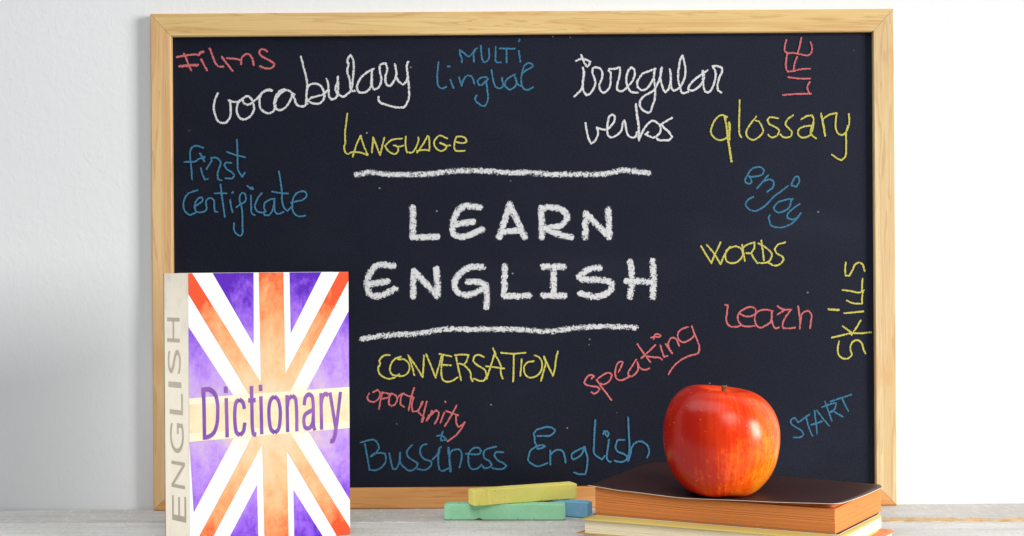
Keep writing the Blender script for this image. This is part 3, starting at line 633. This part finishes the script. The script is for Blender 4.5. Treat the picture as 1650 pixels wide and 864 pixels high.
    # narrow sans-serif title drawn as strokes: thin upright stems, square ends
    strokes = ['327.6,624.6 328.2,650 329.3,708', '325.2,628.3 337,627.6 345.5,634 349.8,648 350.5,665 349,684 343.5,698 335,704 326.8,705.2', '363.6,622.8 363.9,633.2', '364.2,641.5 365.7,704.8',
               '393.6,659 390.6,648 385,643.6 380,649 378.0,663 378.4,683 381,697 386.2,701.3 391.4,696 394.2,681', '405,622 405.6,660 406.6,692 408.6,699.5 412.6,700.2', '399.6,645.4 411.4,644.6',
               '419.6,620 419.9,630.2', '420.0,638.5 421.4,699.8', '441.6,638.8 436.2,644 433.2,656 433.4,676 436.6,692 442.4,697.6 448,692 450.9,677 450.6,656 447,643.6 441.6,638.8',
               '461.9,636.6 463.2,696.4', '462.3,656 465,643 470.2,637.6 475,641.5 477.0,653 478,695.2', '489.6,653 491.8,640.6 497,635.6 502,638.6 504,648 504.6,680 505.2,688 507.2,693.6',
               '504.2,660.5 497,664 490.8,669 489.2,680 492,689.3 498,689.8 503,682 504.3,671', '516.6,633.4 517.9,692.4', '517,652 519.6,639.6 524,634.6 528.8,637.4', '531.2,632.4 536,662 541,692', '548.2,631.4 544.6,662 541,692 538.6,705 536,710.6 532.2,710.4']
    V = []; F = []
    hw = 2.6/2200*0.96
    for i_, st in enumerate(strokes):
        for sg in split(parse(st), 80):
            q = [cov(a, b) for a, b in catmull(sg, 1.2)]; b0 = len(V)
            for i, (u, v) in enumerate(q):
                u0, v0 = q[max(i-1, 0)]; u1, v1 = q[min(i+1, len(q)-1)]
                L = math.hypot(u1-u0, v1-v0) or 1; tx, ty = (u1-u0)/L, (v1-v0)/L
                # horizontals run a little heavier than the condensed stems
                h = hw*(1.08 + 0.35*abs(tx)*abs(tx))
                for sgn in (1, -1): V.append(du*(u - ty*h*sgn) + Vector((0, 0, v + tx*h*sgn)) + dn*(L1*7.5 + 1.5e-6*i_))
            for i in range(len(q)-1): a = b0+2*i; F.append((a, a+2, a+3, a+1))
    o = mesh_obj('lettering', V, F, kt.m, front)
    o['label'] = 'purple word "Dictionary" across the cover'
    ks2 = NT('spine_lettering_print', 0.5, 0.3); ks2.col(ks2.mix(ks2.noise(ks2.coord(), 60, 3), srgb(160, 150, 134), srgb(184, 175, 160)))
    def spn(px, py):
        a = unp(px, py, 1.0); cp = Vector((0, -CAM_D, CAM_Z)); d = a-cp
        t = (dA-cp).dot(sn)/d.dot(sn); p = cp + d*t; return ((p-dA).dot(su), p.z)
    rows = [('E', 799, 840, 277.5, 300), ('N', 744, 786.5, 276.5, 298), ('G', 682, 730, 274, 296), ('L', 634, 668, 273.5, 294.5), ('I', 615.5, 624.5, 271.5, 292), ('S', 563.5, 602, 270.5, 291), ('H', 512, 551.5, 269.3, 289.5)]
    V = []; F = []
    for ch, ya, yb, xa, xb in rows:
        m = text_mesh(ch); X = [v.co.x for v in m.vertices]; Y = [v.co.y for v in m.vertices]
        b = len(V); xm = (xa+xb)/2
        v0 = spn(xm, yb)[1]; v1 = spn(xm, ya)[1]; ul = spn(xa, (ya+yb)/2)[0]; ur = spn(xb, (ya+yb)/2)[0]
        for v in m.vertices:
            fx = (v.co.x-min(X))/(max(X)-min(X)); fy = (v.co.y-min(Y))/(max(Y)-min(Y))
            V.append(su*(ur + (ul-ur)*fy) + Vector((0, 0, v0 + (v1-v0)*fx)) + sn*0.00012)
        F += [tuple(i+b for i in p.vertices) for p in m.polygons]
    o = mesh_obj('lettering', V, F, ks2.m, dic); o['label'] = 'grey word "ENGLISH" reading up the spine'
dictionary()

# ---------------------------------------------------------------- pile of books
def book(name, label, A, fv, sv, zb, ptop, ctop, m_page, m_cover, m_rim, layers=36, over=0.001, group=None, seed=1, rim_t=0.00036, jit=0.00022, skew=(0, 0)):
    """A front-left corner; fv along the visible front edge, sv to the back; ptop/ctop: height functions of (s, t)"""
    t_ = thing(name, label, 'book', (A[0], A[1], zb), group)
    fv = Vector((fv[0], fv[1], 0)); sv = Vector((sv[0], sv[1], 0)); fn, sn_ = fv.normalized(), sv.normalized()
    rnd = random.Random(seed)
    ns, nt = 40, 20
    V = []; F = []
    per = [(i/ns, 0.0) for i in range(ns)] + [(1.0, j/nt) for j in range(nt)] + [(1-i/ns, 1.0) for i in range(ns)] + [(0.0, 1-j/nt) for j in range(nt)]
    n = len(per); bot = 0.0003
    for k in range(layers+1):
        f = k/layers; jg = rnd.uniform(-jit, jit); jg2 = rnd.uniform(-jit, jit)
        gap = 1.0 if rnd.random() > 0.12 else 0.0
        if not gap and 0 < k < layers: jg -= jit*1.6; jg2 -= jit*1.6
        for s, t in per:
            z = bot + (ptop(s, t)-zb-bot)*f
            off = fn*((s-0.5)*2*jg2) + sn_*((t-0.5)*2*jg) + fn*(skew[0]*f) + sn_*(skew[1]*f)
            wv = 0.0002*mnoise.noise((s*5+seed, t*5, f*14))
            V.append(fv*(0.003/fv.length + s*(1-0.006/fv.length)) + sv*(0.002/sv.length + t*(1-0.0022/sv.length)) + off + Vector((0, 0, z + wv*f)))
    for k in range(layers):
        for i in range(n):
            a = k*n+i; b = k*n+(i+1) % n; F.append((a, b, b+n, a+n))
    b0 = len(V)
    for j in range(nt+1):
        for i in range(ns+1):
            s, t = i/ns, j/nt
            V.append(fv*(0.003/fv.length + s*(1-0.006/fv.length)) + sv*(0.002/sv.length + t*(1-0.0022/sv.length)) + fn*skew[0] + sn_*skew[1] + Vector((0, 0, ptop(s, t)-zb)))
    for j in range(nt):
        for i in range(ns):
            a = b0+j*(ns+1)+i; F.append((a, a+1, a+ns+2, a+ns+1))
    mesh_obj('page_block', V, F, m_page, t_)
    # covers: one folded sheet - bottom, spine at the back, top
    V = []; F = []
    rows = [('b', t/6) for t in range(7)] + [('s', q) for q in (0.25, 0.5, 0.75)] + [('t', 1-j/nt) for j in range(nt+1)]
    for kind, q in rows:
        for i in range(ns+1):
            s = i/ns; bow = 0.0012
            if kind == 'b': p = fv*s + sv*q + Vector((0, 0, 0.0001))
            elif kind == 's':
                p = fv*s + sv + sn_*(0.0012*math.sin(math.pi*q)) + Vector((0, 0, (ctop(s, 1)-zb)*q))
            else: p = fv*s + sv*q + Vector((0, 0, ctop(s, q)-zb))
            ov = over if kind == 't' else (-0.0035 if kind == 's' else -0.0006)
            if kind != 's' and q > 0.9: ov = lerp(over, -0.0035, (q-0.9)/0.1)
            p += fn*((s-0.5)*2*ov)
            if kind != 's' and q < 0.02: p -= sn_*ov
            # rounded, slightly worn front-right corner
            if kind == 't':
                ds = (1-s)*fv.length; dt = q*sv.length; r = 0.0075
                if ds < r and dt < r:
                    c = Vector((r-ds, r-dt)); L = c.length
                    if L > r: sc = r/L; p += -fn*(c.x*(1-sc)) + sn_*(c.y*(1-sc))
            V.append(p)
    m = ns+1
    for j in range(len(rows)-1):
        for i in range(ns):
            a = j*m+i; F.append((a, a+1, a+m+1, a+m))
    o = mesh_obj('cover', V, F, [m_cover, m_rim], t_, smooth=True)
    md = o.modifiers.new('card', 'SOLIDIFY'); md.thickness = rim_t; md.offset = 0; md.material_offset_rim = 1; md.use_even_offset = False
    return t_
def lerp(a, b, t): return a+(b-a)*t
def interp(xs, ys, x):
    for i in range(len(xs)-1):
        if x <= xs[i+1]:
            t = (x-xs[i])/(xs[i+1]-xs[i]); t = t*t*(3-2*t)*0.5 + t*0.5; return lerp(ys[i], ys[i+1], t)
    return ys[-1]
# top book
Zb = 0.0160
def ctop1(s, t):
    fr = interp([0, .15, .4, .7, 1], [.0372, .0350, .0331, .0346, .0366], s)
    bk = interp([0, .3, .7, 1], [.0425, .0400, .0365, .0352], s)
    sag = -0.0010*math.sin(math.pi*t)*s
    return lerp(fr, bk, t**1.2) + sag
def ptop1(s, t):
    fr = interp([0, .15, .4, .7, 1], [.0362, .0343, .0324, .0325, .0327], s)
    bk = interp([0, .3, .7, 1], [.0415, .0390, .0355, .0342], s)
    return min(lerp(fr, bk, t**1.2), ctop1(s, t)-0.0007)
m_or = mat_pages('orange_stained_pages', (0.63, 0.205, 0.056), (0.70, 0.265, 0.082), 0.5)
m_cr = mat_pages('cream_pages', (0.84, 0.745, 0.53), (0.90, 0.82, 0.62), 0.10)
m_wp = mat_pages('yellowed_pages', srgb(220, 205, 170), srgb(240, 230, 205), 0.2)
m_dk = mat_cover('dark_brown_cover', (0.030, 0.012, 0.011), (0.050, 0.021, 0.019), 0.42, 0.24)
m_yl = mat_cover('mustard_cover', (0.52, 0.42, 0.10), (0.66, 0.52, 0.17), 0.5)
m_rd = mat_cover('orange_red_cover', (0.80, 0.17, 0.05), (0.86, 0.24, 0.08), 0.5)
m_rim = mat_plain('paper_edge', (0.80, 0.76, 0.66))
bk1 = book('book', 'orange edged book with a curled dark brown cover, topmost of the pile, under the apple', (.0545, -.1265), (.1580, -.0800), (.0535, .0840), Zb,
     ptop1, ctop1, m_or, m_dk, m_rim, layers=44, seed=3, jit=0.00013, group='books piled under the apple')
def loose():
    """two top leaves lifting with the cover at the front-right corner"""
    A = Vector((.0545, -.1265, 0)); fv = Vector((.1580, -.0800, 0)); sv = Vector((.0535, .0840, 0)); fn, sn_ = fv.normalized(), sv.normalized()
    for q in (0.35, 0.62, 0.82):
        V = []; F = []; ns, nt = 30, 14
        for j in range(nt+1):
            for i in range(ns+1):
                s, t = i/ns, j/nt
                z = lerp(ptop1(s, t)+0.00008, ctop1(s, t)-0.0004, q) - Zb
                p = fv*(0.019 + s*(0.962)) + sv*(0.022 + t*0.956) + Vector((0, 0, z)) - sn_*0.0002*q
                V.append(p)
        for j in range(nt):
            for i in range(ns):
                a = j*(ns+1)+i; F.append((a, a+1, a+ns+2, a+ns+1))
        o = mesh_obj('page', V, F, m_or, bk1, smooth=True)
        md = o.modifiers.new('leaf', 'SOLIDIFY'); md.thickness = 0.00012; md.offset = 0
loose()
flat = lambda z: (lambda s, t: z)
book('book', 'cream paged book with a mustard cover, between the orange edged book and the red one', (.0462, -.1420), (.1620, -.0800), (.0555, .0905), .0062,
     flat(.0151), flat(.0158), m_cr, m_yl, m_yl, layers=26, seed=5, over=0.0002, group='books piled under the apple', jit=0.00012)
book('book', 'book with an orange red cover lying at the bottom of the pile on the planks', (.0455, -.1390), (.1760, -.0670), (.0485, .0695), .0003,
     flat(.0053), flat(.0058), m_wp, m_rd, m_rd, layers=16, seed=8, over=0.001, group='books piled under the apple')

# ---------------------------------------------------------------- apple
def mat_apple():
    k = NT('apple_skin', 0.26, 0.32)
    tc = k.n('ShaderNodeTexCoord').outputs['Object']; x, y, z = k.sep(tc)
    ang = k.math('ARCTAN2', y, x)          # streaks run stem to base: noise over angle, slow in height
    cb = k.n('ShaderNodeCombineXYZ'); k.l(k.math('MULTIPLY', k.math('SINE', ang), 0.04), cb.inputs[0]); k.l(k.math('MULTIPLY', k.math('COSINE', ang), 0.04), cb.inputs[1])
    k.l(k.math('MULTIPLY', z, 0.10), cb.inputs[2]); vec = cb.outputs[0]
    st = k.noise(vec, 300, 5, 0.7, 0.2); st2 = k.noise(vec, 900, 4, 0.75); bl = k.noise(tc, 55, 5, 0.65)
    # ground colour shows on the side turned to the lower right
    side = k.math('ADD', k.math('MULTIPLY', x, 25.0), k.math('MULTIPLY', y, -9.0))
    side = k.math('ADD', side, k.math('MULTIPLY', k.math('SUBTRACT', z, 0.036), -11.0))
    g = k.math('ADD', side, k.math('ADD', k.math('MULTIPLY', k.math('SUBTRACT', st, 0.5), 1.5), k.math('MULTIPLY', k.math('SUBTRACT', bl, 0.5), 1.9)))
    g = k.math('ADD', g, k.math('ADD', k.math('MULTIPLY', k.math('SUBTRACT', st2, 0.5), 0.9), k.math('MULTIPLY', k.math('SUBTRACT', k.noise(tc, 420, 3, 0.7), 0.5), 1.3)))
    red = k.mix(k.ramp(st, 0.25, 0.8), (0.66, 0.018, 0.0018), (0.90, 0.075, 0.005))
    red = k.mix(k.ramp(k.math('ADD', x, k.math('MULTIPLY', bl, 0.012)), -0.022, 0.012), (0.42, 0.008, 0.001), red)  # shade of the left cheek put into the skin as darker red
    c = k.mix(k.ramp(g, 0.15, 1.0), red, (0.90, 0.115, 0.004))
    c = k.mix(k.ramp(g, 0.75, 1.70), c, (0.88, 0.30, 0.012))
    vo = k.n('ShaderNodeTexVoronoi'); k.l(tc, vo.inputs['Vector']); vo.inputs['Scale'].default_value = 330
    dots = k.math('MULTIPLY', k.ramp(vo.outputs['Distance'], 0.17, 0.10), k.ramp(k.noise(tc, 150, 1), 0.5, 0.62))
    c = k.mix(k.math('MULTIPLY', dots, 0.5), c, (0.90, 0.50, 0.16))
    r = k.math('SQRT', k.math('ADD', k.math('MULTIPLY', x, x), k.math('MULTIPLY', y, y)))
    cav = k.math('MULTIPLY', k.ramp(k.math('ADD', r, k.math('MULTIPLY', bl, 0.006)), 0.017, 0.008), k.math('GREATER_THAN', z, 0.04))
    c = k.mix(k.math('MULTIPLY', cav, 0.75), c, (0.52, 0.30, 0.07))
    k.col(c)
    k.b.inputs['Coat Weight'].default_value = 0.05; k.b.inputs['Coat Roughness'].default_value = 0.16
    k.b.inputs['Subsurface Weight'].default_value = 0.0; k.b.inputs['Subsurface Radius'].default_value = (0.004, 0.0015, 0.0008)
    k.bump(k.noise(tc, 260, 3), 0.06, 0.0004); return k.m
apple = thing('apple', 'red and orange apple with a short brown stem, standing on the dark book', 'apple', (0.1452, -0.147, 0.0343))
def build_apple():
    prof = [(0.0, 0.0070), (0.006, 0.0058), (0.0115, 0.0020), (0.0172, 0.0002), (0.0235, 0.0022), (0.0292, 0.0078), (0.0336, 0.0142), (0.0368, 0.0215), (0.0393, 0.0320), (0.0400, 0.0415),
            (0.0391, 0.0520), (0.0356, 0.0625), (0.0296, 0.0705), (0.0225, 0.0750), (0.0168, 0.0758), (0.0122, 0.0735), (0.0080, 0.0690), (0.0042, 0.0645), (0.0, 0.0630)]
    pts = catmull(prof, 0.0010)
    V = []; F = []; N = 96
    for r, z in pts:
        z *= 0.963
        for i in range(N):
            a = 2*math.pi*i/N; t = z/0.075
            lobe = 1 + 0.012*math.cos(5*a+0.4)*(abs(t-0.45)*1.8)**1.5 + 0.012*math.cos(2*a+0.7) + 0.006*math.cos(3*a+2)
            x, y = r*lobe*math.cos(a), r*lobe*math.sin(a)
            zz = z
            if t > 0.5:      # left shoulder stands higher and narrower, right shoulder falls away
                q = (t-0.5)/0.5; zz += (-x*0.095 + y*0.03)*q; 
            zz += (0.0005*math.cos(5*a+1.0))*max(0, 1-t*4) 
            V.append((x, y, zz))
    for j in range(len(pts)-1):
        for i in range(N):
            a = j*N+i; b = j*N+(i+1) % N; F.append((a, b, b+N, a+N))
    me = mesh_obj('apple_flesh', V, F, mat_apple(), apple, smooth=True)
    bm = bmesh.new(); bm.from_mesh(me.data); bmesh.ops.remove_doubles(bm, verts=bm.verts, dist=1e-5); bmesh.ops.recalc_face_normals(bm, faces=bm.faces); bm.to_mesh(me.data); bm.free()
    me.data.polygons.foreach_set('use_smooth', [True]*len(me.data.polygons))
    # stem
    V = []; F = []; n = 10; path = [((0.0005, 0, 0.0570), 0.0012), ((0.0010, 0, 0.0650), 0.0012), ((0.0016, -0.0004, 0.0705), 0.0013), ((0.0021, -0.0008, 0.0732), 0.0018), ((0.0022, -0.0009, 0.0745), 0.0021), ((0.0023, -0.0009, 0.0753), 0.0015)]
    for (c, r) in path:
        for i in range(n):
            a = 2*math.pi*i/n; rr = r*(1+0.16*math.cos(3*a+r*4000)); V.append((c[0]+rr*math.cos(a), c[1]+rr*math.sin(a), c[2]+0.0003*math.cos(2*a)))
    for j in range(len(path)-1):
        for i in range(n): a = j*n+i; b = j*n+(i+1) % n; F.append((a, b, b+n, a+n))
    F.append(tuple((len(path)-1)*n+i for i in range(n)))
    k = NT('stem_bark', 0.8, 0.2); k.col(k.mix(k.noise(k.coord(), 700, 3), (0.10, 0.035, 0.012), (0.30, 0.14, 0.06))); k.bump(k.noise(k.coord(), 900, 2), 0.5, 0.0003)
    mesh_obj('stem', V, F, k.m, apple)
build_apple()

# ---------------------------------------------------------------- chalk sticks
def stick(label, left, right, z, w, h, mat, seed, chips=()):
    """square chalk stick; left/right = bottom front corners"""
    L = Vector((left[0], left[1], 0)); Rr = Vector((right[0], right[1], 0)); d = Rr-L; ln = d.length; ang = math.atan2(d.y, d.x)
    n = 44; rnd = random.Random(seed); c = 0.00055
    ring = [(c, 0), (w-c, 0), (w, c), (w, h-c), (w-c, h), (c, h), (0, h-c), (0, c)]
    V = []; F = []
    for i in range(n+1):
        x = ln*i/n
        e = min(x, ln-x); sh = max(0.0, 1-e/0.0008)*0.0005
        if i in (0, n): sh = 0.0005
        for q, (y, zz) in enumerate(ring):
            cy, cz = y-w/2, zz-h/2
            jy = 0.00006*mnoise.noise((x*140, q*3.1, seed)); jz = 0.00006*mnoise.noise((x*140, q*3.1, seed+9))
            k_ = 1 - sh/(w/2)
            yy, zq = w/2+cy*k_+jy, h/2+cz*k_+jz
            for (cx, cr, qs) in chips:
                if q in qs and abs(x-cx) < cr: f = 1-abs(x-cx)/cr; yy += 0.0014*f; zq += (0.0014*f if zz < h/2 else -0.0010*f)
            zq = max(zq, 0.0)
            V.append((x, yy, zq))
    m = len(ring)
    # ring runs counter to y; y grows away from the camera
    for i in range(n):
        for q in range(m): a = i*m+q; b = i*m+(q+1) % m; F.append((a, b, b+m, a+m))
    F.append(tuple(range(m-1, -1, -1))); F.append(tuple(n*m+q for q in range(m)))
    o = mesh_obj('chalk_stick', V, F, mat)
    bm = bmesh.new(); bm.from_mesh(o.data); bmesh.ops.recalc_face_normals(bm, faces=bm.faces); bm.to_mesh(o.data); bm.free()
    o.location = (L.x, L.y, z); o.rotation_euler = (0, 0, ang)
    o['label'] = label; o['category'] = 'chalk'; o['group'] = 'chalk sticks on the table'
stick('green chalk stick lying on the planks under the yellow one', (-.0531, -.0560), (.0392, -.0600), 0.0002, .0115, .0119, mat_stick('green_chalk', (0.29, 0.66, 0.40), (0.38, 0.76, 0.50)), 4, [(0.0265, 0.0025, (7, 0)), (0.001, 0.002, (6,))])
stick('blue chalk stick lying behind the green one, partly hidden', (-.022, -.0190), (.0566, -.0525), 0.0002, .0112, .0117, mat_stick('blue_chalk', (0.15, 0.37, 0.57), (0.23, 0.48, 0.70)), 6)
stick('yellow chalk stick lying across the green and blue ones', (-.0305, -.0665), (.0496, -.0350), 0.01225, .0115, .0120, mat_stick('yellow_chalk', (0.80, 0.70, 0.13), (0.90, 0.82, 0.26)), 8, [(0.012, 0.0015, (6,))])
